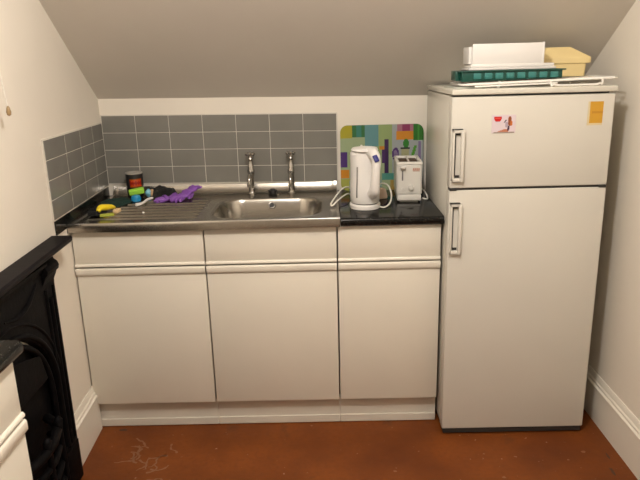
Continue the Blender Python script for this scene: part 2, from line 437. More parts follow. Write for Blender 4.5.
bm = nb(); bx(bm, FX0+.008, FX1-.005, -.652, -.604, 1.053, 1.067); obj('door_gap_seal', bm, M['fridge_dark'], fr, smooth=False)
for x in (FX0+.012, FX1-.018):
    bm = nb(); bx(bm, x-.012, x+.015, FY-.004, FY+.03, 1.0545, 1.0645, .002); obj('hinge', bm, M['fridge_dark'], fr)
bm = nb(); bx(bm, FX0+.015, FX1-.015, -.60, -.12, .012, .034); bx(bm, FX0+.006, FX1-.006, -.656, -.60, .007, .0285); obj('base_and_gap_shade', bm, M['fridge_dark'], fr, smooth=False)  # front box is a dark strip added for the shaded gap below the door
for x in (FX0+.05, FX1-.05):
    for y in (-.585, -.15):
        bm = nb(); lathe(bm, [(.006, 0), (.018, 0), (.018, .01), (.010, .014), (.010, .024), (.004, .025)], (x, y, 0), 16); obj('foot', bm, M['fridge_dark'], fr)
FTOP = FT+.024

# printed cards on the fridge door
def painted(bm, w, h, nx, ny, fn, th, f):
    """grid front face coloured by fn(u,v) plus thickness; f(a,b,d)->3D"""
    lay = bm.loops.layers.color.new('Col')
    V = [[bm.verts.new(f(w*i/nx, h*j/ny, 0)) for j in range(ny+1)] for i in range(nx+1)]
    Bk = [[bm.verts.new(f(w*i, h*j, th)) for j in (0, 1)] for i in (0, 1)]
    for i in range(nx):
        for j in range(ny):
            F = bm.faces.new((V[i][j], V[i+1][j], V[i+1][j+1], V[i][j+1])); c = fn((i+.5)/nx, (j+.5)/ny)
            for l in F.loops: l[lay] = (*c, 1)
    edge = [fn(.5, .01)]
    def side(line, a, b):
        F = bm.faces.new(line+[b, a])
        for l in F.loops: l[lay] = (.8, .8, .75, 1)
    side([V[i][0] for i in range(nx+1)], Bk[0][0], Bk[1][0]); side([V[i][ny] for i in range(nx+1)], Bk[0][1], Bk[1][1])
    side([V[0][j] for j in range(ny+1)], Bk[0][0], Bk[0][1]); side([V[nx][j] for j in range(ny+1)], Bk[1][0], Bk[1][1])
    F = bm.faces.new((Bk[0][0], Bk[1][0], Bk[1][1], Bk[0][1]))
    for l in F.loops: l[lay] = (.8, .8, .75, 1)
def card(u, v):
    x, y = u*88, v*66        # mm
    c = (.84, .78, .80)
    if y < 4 and 8 < x < 84: c = (.62, .56, .52)
    # red emblem with a pale band
    dx, dy = x-22, y-54
    if -14 < dx < 14 and (dy < 6 and dy > -1 or (dy <= 0 and (dx/14)**2+(dy/13)**2 < 1)): c = (.72, .02, .04)
    if abs(dx) < 10 and -2 < dy < 2.5 : c = (.85, .30, .25)
    # seated figure: legs stretched to the left, torso and hair to the right
    if 4 < y < 15 and 22 < x < 62 and y < 4+(x-18)*.35: c = (.72, .46, .34)
    if ((x-66)/7)**2+((y-43)/18)**2 < 1: c = (.55, .27, .12)
    if ((x-72)/5)**2+((y-35)/9)**2 < 1: c = (.75, .42, .18)
    if 58 < x < 67 and 8 < y < 26 and abs(x-62-(y-16)*.3) < 4: c = (.20, .08, .20)
    if ((x-55)/6)**2+((y-30)/11)**2 < 1: c = (.66, .60, .66)
    if abs(x-49-(y-42)*.7) < 2.2 and 37 < y < 48: c = (.12, .08, .18)
    return c
bm = nb(); painted(bm, .088, .066, 44, 33, card, .0018, lambda a, b, d: (1.663+a, FY-.0023+d, 1.268+b))
o = obj('fridge_magnet', bm, M['paintwhite'], smooth=False); tag(base_origin(o), 'white rectangular magnet with a red emblem and small figure on the freezer door', 'fridge magnet')
def lab(u, v):
    if u < .14 or v < .10: return (.84, .78, .62)
    if abs(v-.55) < .03 and u > .3: return (.74, .52, .13)
    return (.80, .60, .16)
bm = nb(); painted(bm, .056, .086, 14, 22, lab, .0010, lambda a, b, d: (2.012+a, FY-.0015+d, 1.288+b))
o = obj('door_sticker', bm, M['paintwhite'], smooth=False); tag(base_origin(o), 'yellow rectangular sticker with a pale border on the upper right of the freezer door', 'sticker')

# ------------------------------------------------------------------ things on top of the fridge
RZ = 1.4535
def tiltz(bm):
    for v in bm.verts:
        if v.co.z > RZ-.03: v.co.z += (-.010+.010*(v.co.x-1.56)/.54)*(1 if v.co.z > RZ-.012 else .4)
    return bm
rk = thing('wire_shelf', 'white plastic-coated wire shelf lying on top of the fridge', 'wire shelf', (1.80, -.50, FTOP), world=True)
bm = nb(); y0, y1 = -.642, -.375
tube(bm, [(1.60, y0, RZ), (2.105, y0, RZ+.003)], .0048, 10); tube(bm, [(1.60, y1, RZ), (2.095, y1, RZ+.003)], .0040, 10)
tube(bm, [(2.100, y0, RZ+.003), (2.125, y0+.02, RZ+.003), (2.125, y1-.02, RZ+.003), (2.095, y1, RZ+.003)], .0035, 8)
tube(bm, [(1.60, y0, RZ), (1.56, y0+.015, RZ-.001), (1.56, y1-.02, RZ-.001), (1.60, y1, RZ)], .004, 8)
tube(bm, [(1.60, y0-.001, RZ-.0085), (1.90, y0-.001, RZ-.0075)], .003, 8)
obj('frame', tiltz(bm), M['wirewhite'], rk, ang=60)
bm = nb()
for k in range(24):
    x = 1.585+.0225*k; tube(bm, [(x, y0, RZ+.003), (x, y1, RZ+.003)], .0018, 6)
obj('wires', tiltz(bm), M['wirewhite'], rk, ang=60)
bm = nb()
pth = smooth_path([(1.877, y0-.002, RZ), (1.877, y0-.004, RZ-.020), (1.886, y0-.006, FTOP+.0085), (1.905, y0-.006, FTOP+.0052), (2.03, y0-.006, FTOP+.0052), (2.052, y0-.006, FTOP+.0085), (2.062, y0-.004, RZ-.018), (2.062, y0-.002, RZ+.002)], 5)
tube(bm, pth, .0035, 8); obj('front_loop', bm, M['wirewhite'], rk, ang=60)
for x, y in ((1.62, y1), (2.05, y1), (1.70, -.60)):
    bm = nb(); tube(bm, [(x, y, RZ), (x, y, FTOP+.001)], .0035, 8); obj('foot', bm, M['wirewhite'], rk, ang=60)
# clear plate lying under the left end
bm = nb(); prism(bm, rrect(.14, .24, .03, 6, 1.603, -.50), lambda a, b: (a, b, FTOP+.001), lambda a, b: (a, b, FTOP+.005))
tag(base_origin(obj('plastic_tray', bm, M['clear'], ang=40)), 'small clear plastic tray under the left end of the wire shelf on the fridge', 'tray')

# green tray with eight pale cells
GZ = 1.4588
gt = thing('ice_cube_tray', 'dark green ice cube tray with a row of pale cells on the wire shelf', 'ice cube tray', (1.74, -.53, GZ), world=True)
bm = nb(); gx0, gx1, gy0, gy1 = 1.560, 1.932, -.602, -.47
bx(bm, gx0, gx1, gy0, gy1, GZ, GZ+.0335, .004)
bx(bm, gx0-.012, gx1+.010, gy0-.008, gy1+.008, GZ+.0285, GZ+.0335, .002)
bx(bm, gx0-.018, gx0, gy0+.03, gy1-.02, GZ+.004, GZ+.0325, .004)
for v in bm.verts:
    if v.co.z < GZ+.012: v.co.z += (.010/.54)*(v.co.x-gx1)
obj('frame', bm, M['green_pl'], gt)
for k in range(8):
    bm = nb(); x = 1.603+.0405*k; bx(bm, x, x+.029, gy0-.004, gy0+.003, GZ+.003, GZ+.0245, .003); obj('cell', bm, M['teal'], gt)

# white door bin lying on its back on the green tray
WZ = 1.4930
wb = thing('fridge_door_bin', 'white plastic fridge door bin laid on top of the green tray', 'plastic bin', (1.74, -.52, WZ), world=True)
bm = nb(); bx(bm, 1.588, 1.912, -.585, -.455, WZ, WZ+.008, .002); bx(bm, 1.596, 1.906, -.582, -.460, WZ+.008, WZ+.021, .004)
obj('base', bm, M['white_pl'], wb)
bm = nb(); bx(bm, 1.602, 1.866, -.578, -.572, WZ+.018, WZ+.094, .0025); obj('front_panel', bm, M['white_pl'], wb)
bm = nb(); bx(bm, 1.862, 1.8675, -.580, -.470, WZ+.018, WZ+.096, .0022); bx(bm, 1.590, 1.604, -.570, -.470, WZ+.022, WZ+.084, .003); bx(bm, 1.598, 1.868, -.474, -.468, WZ+.018, WZ+.070, .002)
obj('side_panel', bm, M['white_pl'], wb)

# yellow tub with a hipped lid
tz = RZ+.006
tb_ = thing('storage_tub', 'pale yellow plastic tub with a sloped lid at the right end of the wire shelf', 'tub', (2.01, -.44, tz), world=True)
bm = nb(); X0, X1, Y0, Y1 = 1.915, 2.073, -.435, -.385
r0 = rrect(.165, .085, .012, 5, 1.993, -.412); r1 = rrect(.172, .092, .012, 5, 1.993, -.412)
prism(bm, r0, lambda a, b: (a, b, tz), lambda a, b: (1.993+(a-1.993)*1.04, -.412+(b+.412)*1.06, tz+.047)); obj('body', bm, M['yellow_pl'], tb_)
bm = nb(); n = len(r0)
def ring(s, sy, z): return [bm.verts.new((1.993+(a-1.993)*s-(.018 if z > tz+.075 else 0), -.412+(b+.412)*sy, z)) for a, b in r0]
Rr = [ring(1.06, 1.10, tz+.0475), ring(1.23, 1.16, tz+.050), ring(1.24, 1.18, tz+.067), ring(1.20, 1.12, tz+.073), ring(.62, .45, tz+.108), ring(.56, .36, tz+.111)]
for a, b in zip(Rr, Rr[1:]):
    for k in range(n): bm.faces.new((a[k], a[(k+1) % n], b[(k+1) % n], b[k]))
bm.faces.new(Rr[0][::-1]); bm.faces.new(Rr[-1]); obj('lid', bm, M['yellow_pl'], tb_, ang=30)

# ------------------------------------------------------------------ patterned glass board behind the kettle
def board_paint(u, v):
    # u 0..1 left to right over 0.392 m, v 0..1 bottom to top over 0.305 m
    c = (.56, .64, .46)
    if u > .62: c = (.56, .60, .60)
    if .45 < u < .62 and v > .55: c = (.50, .60, .34)
    if .14 < u < .30 and v > .82: c = (.08, .34, .14) if not (.19 < u < .26) else (.10, .40, .34)
    if .30 < u < .46 and v > .68: c = (.28, .50, .52)
    if u < .14 and v > .80: c = (.62, .58, .06)
    if .68 < u < .88 and v > .90: c = (.48, .10, .28) if .74 < u < .84 else (.60, .34, .42)
    if .67 < u < .88 and .77 < v < .90: c = (.78, .46, .04)
    if u > .88 and v > .75: c = (.05, .36, .04) if not (.93 < u < .95) else (.14, .50, .10)
    # aubergine column
    if .53 < u < .585 and .25 < v < .78: c = (.12, .03, .22)
    if .50 < u < .54 and .42 < v < .62: c = (.17, .05, .28)
    if .47 < u < .53 and .62 < v < .68: c = (.70, .42, .05)
    # purple loop
    d = math.hypot((u-.665)/.042, (v-.55)/.10)
    if .62 < d < 1.0: c = (.22, .10, .36)
    elif d <= .62: c = (.44, .36, .52)
    # green pepper above a plate line
    if ((u-.79)/.035)**2+((v-.71)/.07)**2 < 1: c = (.06, .40, .06)
    if abs(u-.78) < .055 and abs(v-.635) < .012: c = (.06, .10, .08)
    if .73 < u < .83 and .42 < v < .62: c = (.60, .60, .42)
    # leaf
    if abs(u-.875-(v-.55)*.25) < .018 and .42 < v < .68: c = (.22, .52, .08)
    if .94 < u < .97 and v < .74: c = (.42, .36, .54)
    # lower left
    if .0 < u < .085 and .36 < v < .60: c = (.20, .08, .38)
    if .0 < u < .10 and .20 < v < .33: c = (.78, .46, .04)
    if .0 < u < .12 and v < .18: c = (.60, .62, .22)
    if .10 < u < .5 and v < .16: c = (.50, .62, .56)
    if .5 < u < .66 and .16 < v < .26: c = (.20, .50, .44)
    if .60 < u < .72 and v < .16: c = (.62, .50, .20)
    return c
bm = nb(); lay = bm.loops.layers.color.new('Col')
bw, bh, br = .392, .308, .034; NX, NY = 98, 77
tl = .045
def bf(a, b, d): return (1.121+a, -.046+b*tl*2.1*.5+d, ZT+.0015+b)
def inside(a, b):
    dx = max(br-a, a-(bw-br), 0); dy = max(br-b, b-(bh-br), 0); return math.hypot(dx, dy) <= br
# front grid with rounded corners: clamp grid points into the rounded outline
def clampc(a, b):
    cx = min(max(a, br), bw-br); cy = min(max(b, br), bh-br); dx, dy = a-cx, b-cy; m_ = max(abs(dx), abs(dy)); L_ = math.hypot(dx, dy)
    if (a < br or a > bw-br) and (b < br or b > bh-br) and L_ > 0: return cx+dx*m_/L_, cy+dy*m_/L_
    return a, b
G = [[bm.verts.new(bf(*clampc(bw*i/NX, bh*j/NY), 0)) for j in range(NY+1)] for i in range(NX+1)]
for i in range(NX):
    for j in range(NY):
        F = bm.faces.new((G[i][j], G[i+1][j], G[i+1][j+1], G[i][j+1])); a, b = clampc(bw*(i+.5)/NX, bh*(j+.5)/NY); c = [.78*q+.13 for q in board_paint(a/bw, b/bh)]
        for l in F.loops: l[lay] = (*c, 1)
out = [(i, 0) for i in range(NX)]+[(NX, j) for j in range(NY)]+[(i, NY) for i in range(NX, 0, -1)]+[(0, j) for j in range(NY, 0, -1)]
bk = [bm.verts.new(bf(*clampc(bw*i/NX, bh*j/NY), .005)) for i, j in out]
for k in range(len(out)):
    i, j = out[k]; i2, j2 = out[(k+1) % len(out)]
    F = bm.faces.new((G[i][j], G[i2][j2], bk[(k+1) % len(bk)], bk[k]))
    for l in F.loops: l[lay] = (.25, .50, .35, 1)
F = bm.faces.new(bk)
for l in F.loops: l[lay] = (.6, .6, .55, 1)
o = obj('worktop_saver', bm, M['glassprint'], smooth=False); tag(base_origin(o), 'multicoloured patterned glass board leaning on the wall behind the kettle and toaster', 'glass board')

# ------------------------------------------------------------------ kettle
kt = thing('kettle', 'white plastic jug kettle with a navy switch standing on the black worktop', 'kettle', (1.212, -.395, ZT), rot=R(0))
def oval(rx, ryf, ryb, z, cx=0, cy=0, n=40, pw=2.2):
    out = []
    for k in range(n):
        a = 2*pi*k/n; ca, sa = cos(a), sin(a); ry = ryb if sa > 0 else ryf
        s = (abs(ca)**pw+abs(sa)**pw)**(-1/pw); out.append((cx+rx*s*ca, cy+ry*s*sa, z))
    return out
def loft(bm, rings):
    V = [[bm.verts.new(p) for p in r] for r in rings]
    for A, B in zip(V, V[1:]):
        n = len(A)
        for k in range(n): bm.faces.new((A[k], A[(k+1) % n], B[(k+1) % n], B[k]))
    bm.faces.new(V[0][::-1]); bm.faces.new(V[-1]); return bm
bm = nb(); loft(bm, [oval(.060, .075, .070, 0), oval(.064, .080, .074, .002), oval(.065, .081, .075, .016), oval(.061, .077, .072, .0215)]); kb = obj('power_base', bm, M['white_pl'], kt)
bm = nb(); loft(bm, [oval(.055, .07, .064, .0217), oval(.055, .07, .064, .0255)]); obj('base_gap', bm, M['fridge_dark'], kb)
bm = nb()
loft(bm, [oval(.059, .072, .068, .0256), oval(.0615, .076, .071, .032), oval(.062, .074, .072, .08), oval(.061, .068, .070, .13), oval(.060, .062, .069, .18), oval(.0605, .061, .069, .222), oval(.0595, .060, .068, .232), oval(.052, .05, .058, .238)])
obj('jug', bm, M['white_pl'], kt, ang=50)
bm = nb(); loft(bm, [oval(.054, .06, .06, .2375, 0, .002), oval(.056, .07, .062, .243, 0, .0), oval(.052, .064, .057, .250, 0, 0), oval(.03, .03, .03, .2545)])
tube(bm, [(-.012, .02, .253), (-.012, .02, .260)], .004, 8)
obj('lid', bm, M['white_pl'], kt, ang=50)
# handle on the near right side: solid grip merging with the body
bm = nb(); hp = smooth_path([(.022, -.045, .238), (.034, -.082, .232), (.040, -.104, .205), (.038, -.108, .165), (.036, -.105, .120), (.034, -.096, .085), (.030, -.070, .072)], 6)
pts = hp; rad = []
for i in range(len(pts)): rad.append(.025-.008*sin(pi*i/(len(pts)-1)))
tube(bm, pts, rad, 16); obj('handle', bm, M['white_pl'], kt, ang=60)
bm = nb(); bx(bm, -.010, .010, -.004, .004, -.015, .015, .003); o = obj('switch', bm, M['navy'], kt); o.location = (.037, -.120, .222); o.rotation_euler = (R(-30), R(-18), R(14))
bm = nb(); bx(bm, -.0030, .0030, -.003, .002, 0, .128, .0013); o = obj('water_gauge', bm, M['grey_pl'], kt); o.location = (-.037, -.0625, .052); o.rotation_euler = (R(-3.6), 0, R(-25))
# cords
def cord(name, P, r, m, label, cat='cord'):
    bm = nb(); tube(bm, smooth_path(P, 10), r, 8); return tag(base_origin(obj(name, bm, m, ang=80)), label, cat)
cz = ZT+.005
kloc = Vector(kt.location)
KP = [(1.268, -.41, cz), (1.290, -.44, cz+.001), (1.318, -.40, cz+.010), (1.330, -.34, cz+.035), (1.322, -.28, cz+.062), (1.300, -.215, cz+.060), (1.275, -.17, cz+.035), (1.24, -.14, cz+.004), (1.19, -.15, cz+.012), (1.150, -.21, cz+.045),
      (1.12, -.27, cz+.050), (1.09, -.33, cz+.030), (1.068, -.385, cz+.008), (1.076, -.40, cz+.006), (1.10, -.36, cz+.020), (1.135, -.29, cz+.028), (1.155, -.24, cz+.020), (1.165, -.20, cz+.001)]
bm = nb(); tube(bm, [p-kloc for p in smooth_path(KP, 10)], .0036, 8); obj('power_cord', bm, M['cream_pl'], kt, ang=80)
# plug lying behind kettle
pl = thing('power_plug', 'pale beige mains plug lying between the kettle and the toaster', 'plug', (1.296, -.245, ZT+.0), rot=R(20))
bm = nb(); prism(bm, [(-.024, 0), (.024, 0), (.026, .012), (.018, .044), (.008, .050), (-.008, .050), (-.018, .044), (-.026, .012)], lambda a, b: (a, -.012, b+.001), lambda a, b: (a, .012, b+.001)); obj('plug_body', bm, mat('beige_plug', (.62, .46, .33), .45), pl, bev=.004)
bm = nb()
for x, z in ((0, .034), (-.011, .012), (.011, .012)): bx(bm, x-.003, x+.003, .012, .028, z, z+.004)
obj('pins', bm, M['chrome'], pl, smooth=False)

# ------------------------------------------------------------------ toaster
TX, TY, TRZ = 1.413, -.235, R(-3)
ts = thing('toaster', 'white two-slice toaster standing end-on between the kettle and the fridge', 'toaster', (TX, TY, ZT), rot=TRZ)
w, l = .104, .20
bm = nb(); bx(bm, -w/2, w/2, -l/2-.004, l/2, .008, .036, .006, 3); bx(bm, -w/2+.012, w/2-.012, -l/2+.01, l/2-.01, 0, .010, .002)
obj('base', bm, M['white_pl2'], ts)
bm = nb(); prism(bm, rrect(w+.008, l+.006, .014, 5), lambda a, b: (a*.985, b*.985, .0372), lambda a, b: (a, b, .164))
obj('shell', bm, M['white_pl2'], ts, bev=.003)
# top with two slots: rim strips around openings
bm = nb(); W2, L2 = (w+.008)/2, (l+.006)/2
zt0, zt1 = .164, .177
bx(bm, -W2, W2, -L2, -.082, zt0, zt1, .005); bx(bm, -W2, W2, .082, L2, zt0, zt1, .005)
bx(bm, -W2, -.041, -L2+.004, L2-.004, zt0, zt1, .005); bx(bm, .041, W2, -L2+.004, L2-.004, zt0, zt1, .005); bx(bm, -.003, .003, -.083, .083, zt0, zt1-.001, .001)
obj('top', bm, M['white_pl2'], ts)
bm = nb(); bx(bm, -.041, .041, -.082, .082, zt0, zt0+.003); sl = obj('slots', bm, M['blackrub'], ts, smooth=False)
bm = nb()
for x in (-.0195, .0195):
    for k in range(7): tube(bm, [(x-.017, -.066+.022*k, zt0+.005), (x+.017, -.066+.022*k, zt0+.005)], .001, 6)
obj('slot_wires', bm, M['orange_in'], sl, smooth=False)
yf = -L2
bm = nb(); bx(bm, -.0325, -.0265, yf-.001, yf+.003, .098, .154); obj('lever_slot', bm, M['grey_pl'], ts, smooth=False)
bm = nb(); bx(bm, -.040, -.016, yf-.022, yf-.001, .152, .162, .004); bx(bm, -.032, -.027, yf-.004, yf+.001, .140, .156); obj('lever', bm, M['white_pl2'], ts)
bm = nb(); tube(bm, [(.008, yf+.001, .068), (.008, yf-.008, .068), (.008, yf-.010, .068)], [.013, .0125, .010], 20); bx(bm, .0055, .0105, yf-.016, yf-.008, .056, .080, .002)
k_ = obj('browning_knob', bm, M['white_pl2'], ts)
bm = nb(); tube(bm, [(-.026, yf+.001, .060), (-.026, yf-.004, .060)], [.008, .007], 16); obj('cancel_button', bm, M['white_pl2'], ts)
def logo(u, v):
    c = (.76, .70, .63)
    x, y = u*10, v*6
    if (int(x) % 2 == 0 and .8 < y < 2.4) or (3.2 < y < 5.2 and int(x) % 3 != 2): c = (.75, .48, .42)
    return c
bm = nb(); painted(bm, .030, .016, 20, 12, logo, .0006, lambda a, b, d: (.014+a, yf-.0008+d, .136+b)); obj('printed_badge', bm, M['paintwhite'], ts, smooth=False)
T_inv = (Matrix.Translation(ts.location) @ Matrix.Rotation(TRZ, 4, 'Z')).inverted()
bm = nb(); tube(bm, [T_inv @ p for p in smooth_path([(1.452, -.13, cz+.03), (1.475, -.15, cz+.028), (1.495, -.20, cz+.018), (1.500, -.26, cz), (1.490, -.29, cz), (1.474, -.28, cz+.002)], 10)], .0034, 8); obj('power_cord', bm, M['cream_pl'], ts, ang=80)

# ------------------------------------------------------------------ things on the draining board
DZ = ZT+.0048
# tin
tn = thing('tin', 'black round tin with an orange and red label at the back of the draining board', 'tin', (.148, -.090, DZ))
bm = nb(); lathe(bm, [(.02, 0), (.037, 0), (.039, .002), (.039, .110), (.037, .112)], n=36); bm2 = bm; obj('can_body', bm, M['blackrub'], tn)
bm = nb(); lathe(bm, [(.02, .1122), (.0395, .1122), (.0405, .115), (.0395, .118), (.036, .118), (.034, .114), (.004, .114)], n=36); obj('rim', bm, M['seal'], tn)
bm = nb(); lay = bm.loops.layers.color.new('Col'); n, mrow = 34, 16
def cl(u, v):
    if v < .12 or v > .9: return (.55, .30, .04)
    if .25 < v < .78 and (int(u*9) % 2 == 0 or abs(v-.5) < .1): return (.55, .03, .02)
    return (.75, .26, .03)
G = [[bm.verts.new((.0394*cos(a), .0394*sin(a), .052+.040*j/mrow)) for j in range(mrow+1)] for a in [R(-108+72*i/n*1.15) for i in range(n+1)]]
for i in range(n):
    for j in range(mrow):
        F = bm.faces.new((G[i][j], G[i+1][j], G[i+1][j+1], G[i][j+1]))
        for q in F.loops: q[lay] = (*cl((i+.5)/n, (j+.5)/mrow), 1)
obj('label', bm, M['canlabel'], tn)

def blob(name, m, pts_r, loc, label, cat, sub=2, rot=0, disp=0, seed=1):
    """lumpy skinned object from a chain of (x,y,z,radius)"""
    random.seed(seed); bm = nb(); pp = smooth_path([p[:3] for p in pts_r], 4); rr = []
    for i in range(len(pp)):
        t = i/4; k = min(int(t), len(pts_r)-2); f = t-k; rr.append(pts_r[k][3]*(1-f)+pts_r[k+1][3]*f)
    tube(bm, pp, rr, 12)
    if disp:
        for v in bm.verts: v.co += Vector((random.uniform(-1, 1), random.uniform(-1, 1), random.uniform(-.3, 1)))*disp
    zm = min(v.co.z for v in bm.verts)
    for v in bm.verts: v.co.z -= zm
    o = obj(name, bm, m, ang=70); s = o.modifiers.new('sub', 'SUBSURF'); s.levels = s.render_levels = sub
    o.location = loc; o.rotation_euler = (0, 0, rot); return tag(o, label, cat)
# crumpled cloths as height fields
def cloth(name, m, cx, cy, w, l, h, rot, seed, label, cat, cut=.25):
    random.seed(seed); ph = [(random.uniform(8, 26)*random.choice((-1, 1)), random.uniform(8, 26), random.uniform(0, 6), random.uniform(.3, 1)) for _ in range(6)]
    bm = nb(); n = 34; G = []
    for i in range(n+1):
        col = []
        for j in range(n+1):
            u, v = i/n*2-1, j/n*2-1; q = max(abs(u), abs(v)); r_ = math.hypot(u, v)
            s = q/r_ if r_ > 0 else 1; a = math.atan2(v, u); wob = 1+cut*sin(2*a+seed)+.10*sin(5*a+seed*2)
            x, y = u*s*w/2*wob, v*s*l/2*wob
            z = sum(p[3]*abs(sin(p[0]*x*3+p[1]*y*3+p[2])) for p in ph)/6
            z = h*(.35+z)*sst((1-q)*3.0)+.0015
            col.append(bm.verts.new((x, y, z)))
        G.append(col)
    for i in range(n):
        for j in range(n): bm.faces.new((G[i][j], G[i+1][j], G[i+1][j+1], G[i][j+1]))
    B = [G[i][0] for i in range(n)]+[G[n][j] for j in range(n)]+[G[i][n] for i in range(n, 0, -1)]+[G[0][j] for j in range(n, 0, -1)]
    lo_ = [bm.verts.new((v.co.x, v.co.y, 0)) for v in B]
    for k in range(len(B)): bm.faces.new((B[k], B[(k+1) % len(B)], lo_[(k+1) % len(B)], lo_[k]))
    bm.faces.new(lo_)
    o = obj(name, bm, m, ang=70); o.location = (cx, cy, DZ+.0012); o.rotation_euler = (0, 0, rot); return tag(o, label, cat)
cloth('scouring_cloth', M['dkgreen'], .092, -.215, .145, .19, .010, R(-8), 3, 'dark green cloth lying flat in the left corner of the draining board', 'cloth', .06)
cloth('black_cloth', M['black_cl'], .272, -.085, .150, .095, .044, 0, 9, 'crumpled black cloth at the back of the draining board beside the purple gloves', 'cloth', .12)

# purple rubber gloves
gl = thing('rubber_gloves', 'crumpled purple rubber gloves lying across the back of the draining board', 'gloves', (.378, -.155, DZ), rot=0)
gl.scale = (.86, .86, .9)
def glove(parent, base, ang, lift, seed, kw=1.0):
    random.seed(seed); D = Vector((cos(ang), sin(ang), 0)); N = Vector((-sin(ang), cos(ang), 0)); bm = nb()
    def pt(a, n_, z): return base+D*a+N*n_*kw+Vector((0, 0, z))
    # cuff and palm: flattened wrinkled sleeve
    rings = []; K = 16
    for i in range(15):
        t = i/14; a = .165*t; wd = .040-.012*sin(pi*min(1, t*1.3))*.6+.004*sin(t*21+seed)-.008*(t > .93); hh = .011+.004*sin(t*17+seed*2); z = lift*(1-t)+hh+.001
        rings.append([tuple(pt(a, wd*cos(2*pi*k/K)+.003*sin(5*t*6), z+hh*sin(2*pi*k/K)*(1+.25*sin(k*2.3+t*19)))) for k in range(K)])
    loft(bm, rings)
    o = obj('glove', bm, M['purple'], parent, ang=80)
    for q, (n_, L, da) in enumerate(((-.024, .055, -.25), (-.009, .066, -.06), (.007, .063, .08), (.022, .050, .22))):
        bm = nb(); a2 = da; P = []
        for s in range(5):
            u = s/4; P.append(pt(.150+L*u*cos(a2), n_+L*u*sin(a2)+.004*sin(u*5+q), .010-.001*s+.004*sin(u*3+q)+lift*.0))
        tube(bm, smooth_path(P, 3), [.0095-.003*(i/12)**2 for i in range(13)], 10); obj('finger', bm, M['purple'], o, ang=80)
    bm = nb(); P = [pt(.085, .024, .010), pt(.105, .042, .012), pt(.128, .052, .010), pt(.145, .052, .009)]
    tube(bm, smooth_path(P, 3), [.011-.004*(i/9)**2 for i in range(10)], 10); obj('thumb', bm, M['purple'], o, ang=80)
glove(gl, Vector((.068, .095, .004)), R(180+66), .030, 2, .80)
glove(gl, Vector((.050, .045, 0)), R(180+36), .008, 5, .62)

# lime sponge propped on the tin, blue scrubber, white brush, wrapper, yellow brush, small sponges
bm = nb(); bx(bm, -.034, .034, -.014, .014, 0, .026, .006, 3); o = obj('sponge', bm, M['lime']); o.location = (.172, -.150, DZ+.026); o.rotation_euler = (R(12), R(-8), R(14)); tag(o, 'bright lime green sponge leaning in front of the black tin', 'sponge')
bl = thing('bottle_cap', 'round blue plastic cap below the lime green sponge', 'cap', (.176, -.188, DZ))
bm = nb(); lathe(bm, [(.004, 0), (.019, 0), (.0205, .003), (.0205, .020), (.018, .026), (.008, .029), (.002, .0295)], n=28); obj('cap_shell', bm, M['blue'], bl)
bm = nb()
for k in range(18):
    a = 2*pi*k/18; tube(bm, [(.0205*cos(a), .0205*sin(a), .003), (.0205*cos(a), .0205*sin(a), .019)], .0011, 6)
obj('grip_ribs', bm, M['blue'], bl)
blob('brush_handle', M['white_pl'], [(-.014, -.105, .006, .0085), (.004, -.085, .006, .006), (.012, -.05, .008, .0055), (.014, -.02, .010, .006), (.024, 0, .012, .0065), (.034, .012, .012, .004)], (.222, -.205, DZ), 'curved white plastic handle lying on the draining board ridges', 'handle')
wr = thing('crumpled_wrapper', 'crumpled pale blue and tan wrapper between the tin and the black cloth', 'wrapper', (.212, -.105, DZ))
def crumple(m, c, r, seed, name):
    random.seed(seed); bm = nb(); bmesh.ops.create_icosphere(bm, subdivisions=3, radius=1)
    sd = [(Vector((random.gauss(0, 1), random.gauss(0, 1), random.gauss(0, 1))).normalized(), random.uniform(.15, .35)) for _ in range(12)]
    for v in bm.verts:
        d = v.co.normalized(); k = 1-sum(w_*max(0, d.dot(n_)-.7)*2 for n_, w_ in sd); v.co = Vector((c[0]+d.x*r[0]*k, c[1]+d.y*r[1]*k, max(0, c[2]+d.z*r[2]*k)))
    return obj(name, bm, m, wr, ang=25)
crumple(M['lblue'], (.002, -.012, .022), (.014, .016, .022), 4, 'blue_wrap'); crumple(M['tan'], (.018, .002, .020), (.017, .018, .020), 8, 'tan_wrap')
yb = thing('scrubbing_brush', 'yellow-handled brush with black bristles at the left end of the draining board', 'brush', (.118, -.425, DZ), rot=R(72))
bm = nb(); pth = smooth_path([(-.052, 0, .020), (-.03, .004, .030), (0, 0, .026), (.028, -.003, .022), (.055, 0, .013)], 5)
tube(bm, pth, [.007+.0065*sin(pi*(i/20)**.8) for i in range(21)], 12); obj('handle', bm, M['yel'], yb, ang=70)
bm = nb(); bx(bm, -.062, .010, -.022+.022, .026+.022, .001, .020, .004)
random.seed(3)
for k in range(60):
    x, y = random.uniform(-.06, .008), random.uniform(.002, .046); tube(bm, [(x, y, .015), (x+random.uniform(-.006, .006), y+random.uniform(-.006, .006), random.uniform(.026, .034))], .0016, 5)
obj('bristles', bm, M['black_cl'], yb, smooth=False)
bm = nb(); bx(bm, -.028, .028, -.015, .015, 0, .009, .003); o = obj('sponge', bm, M['olive']); o.location = (.142, -.490, DZ+.003); o.rotation_euler = (0, 0, R(20)); tag(o, 'flat olive yellow scourer at the front of the draining board below the yellow brush', 'scourer')
bm = nb(); bx(bm, -.011, .011, -.020, .020, 0, .016, .004); o = obj('sponge', bm, M['beige']); o.location = (.166, -.432, DZ+.004); o.rotation_euler = (0, 0, R(-8)); tag(o, 'small beige sponge piece to the right of the yellow brush', 'sponge')
bm = nb(); bmesh.ops.create_icosphere(bm, subdivisions=2, radius=.0055)
for v in bm.verts: v.co.z = max(-.004, v.co.z*.8)
o = obj('crumb', bm, M['white_pl']); o.location = (.283, -.455, DZ+.006); tag(o, 'tiny white crumb on the front ridges of the draining board', 'crumb')

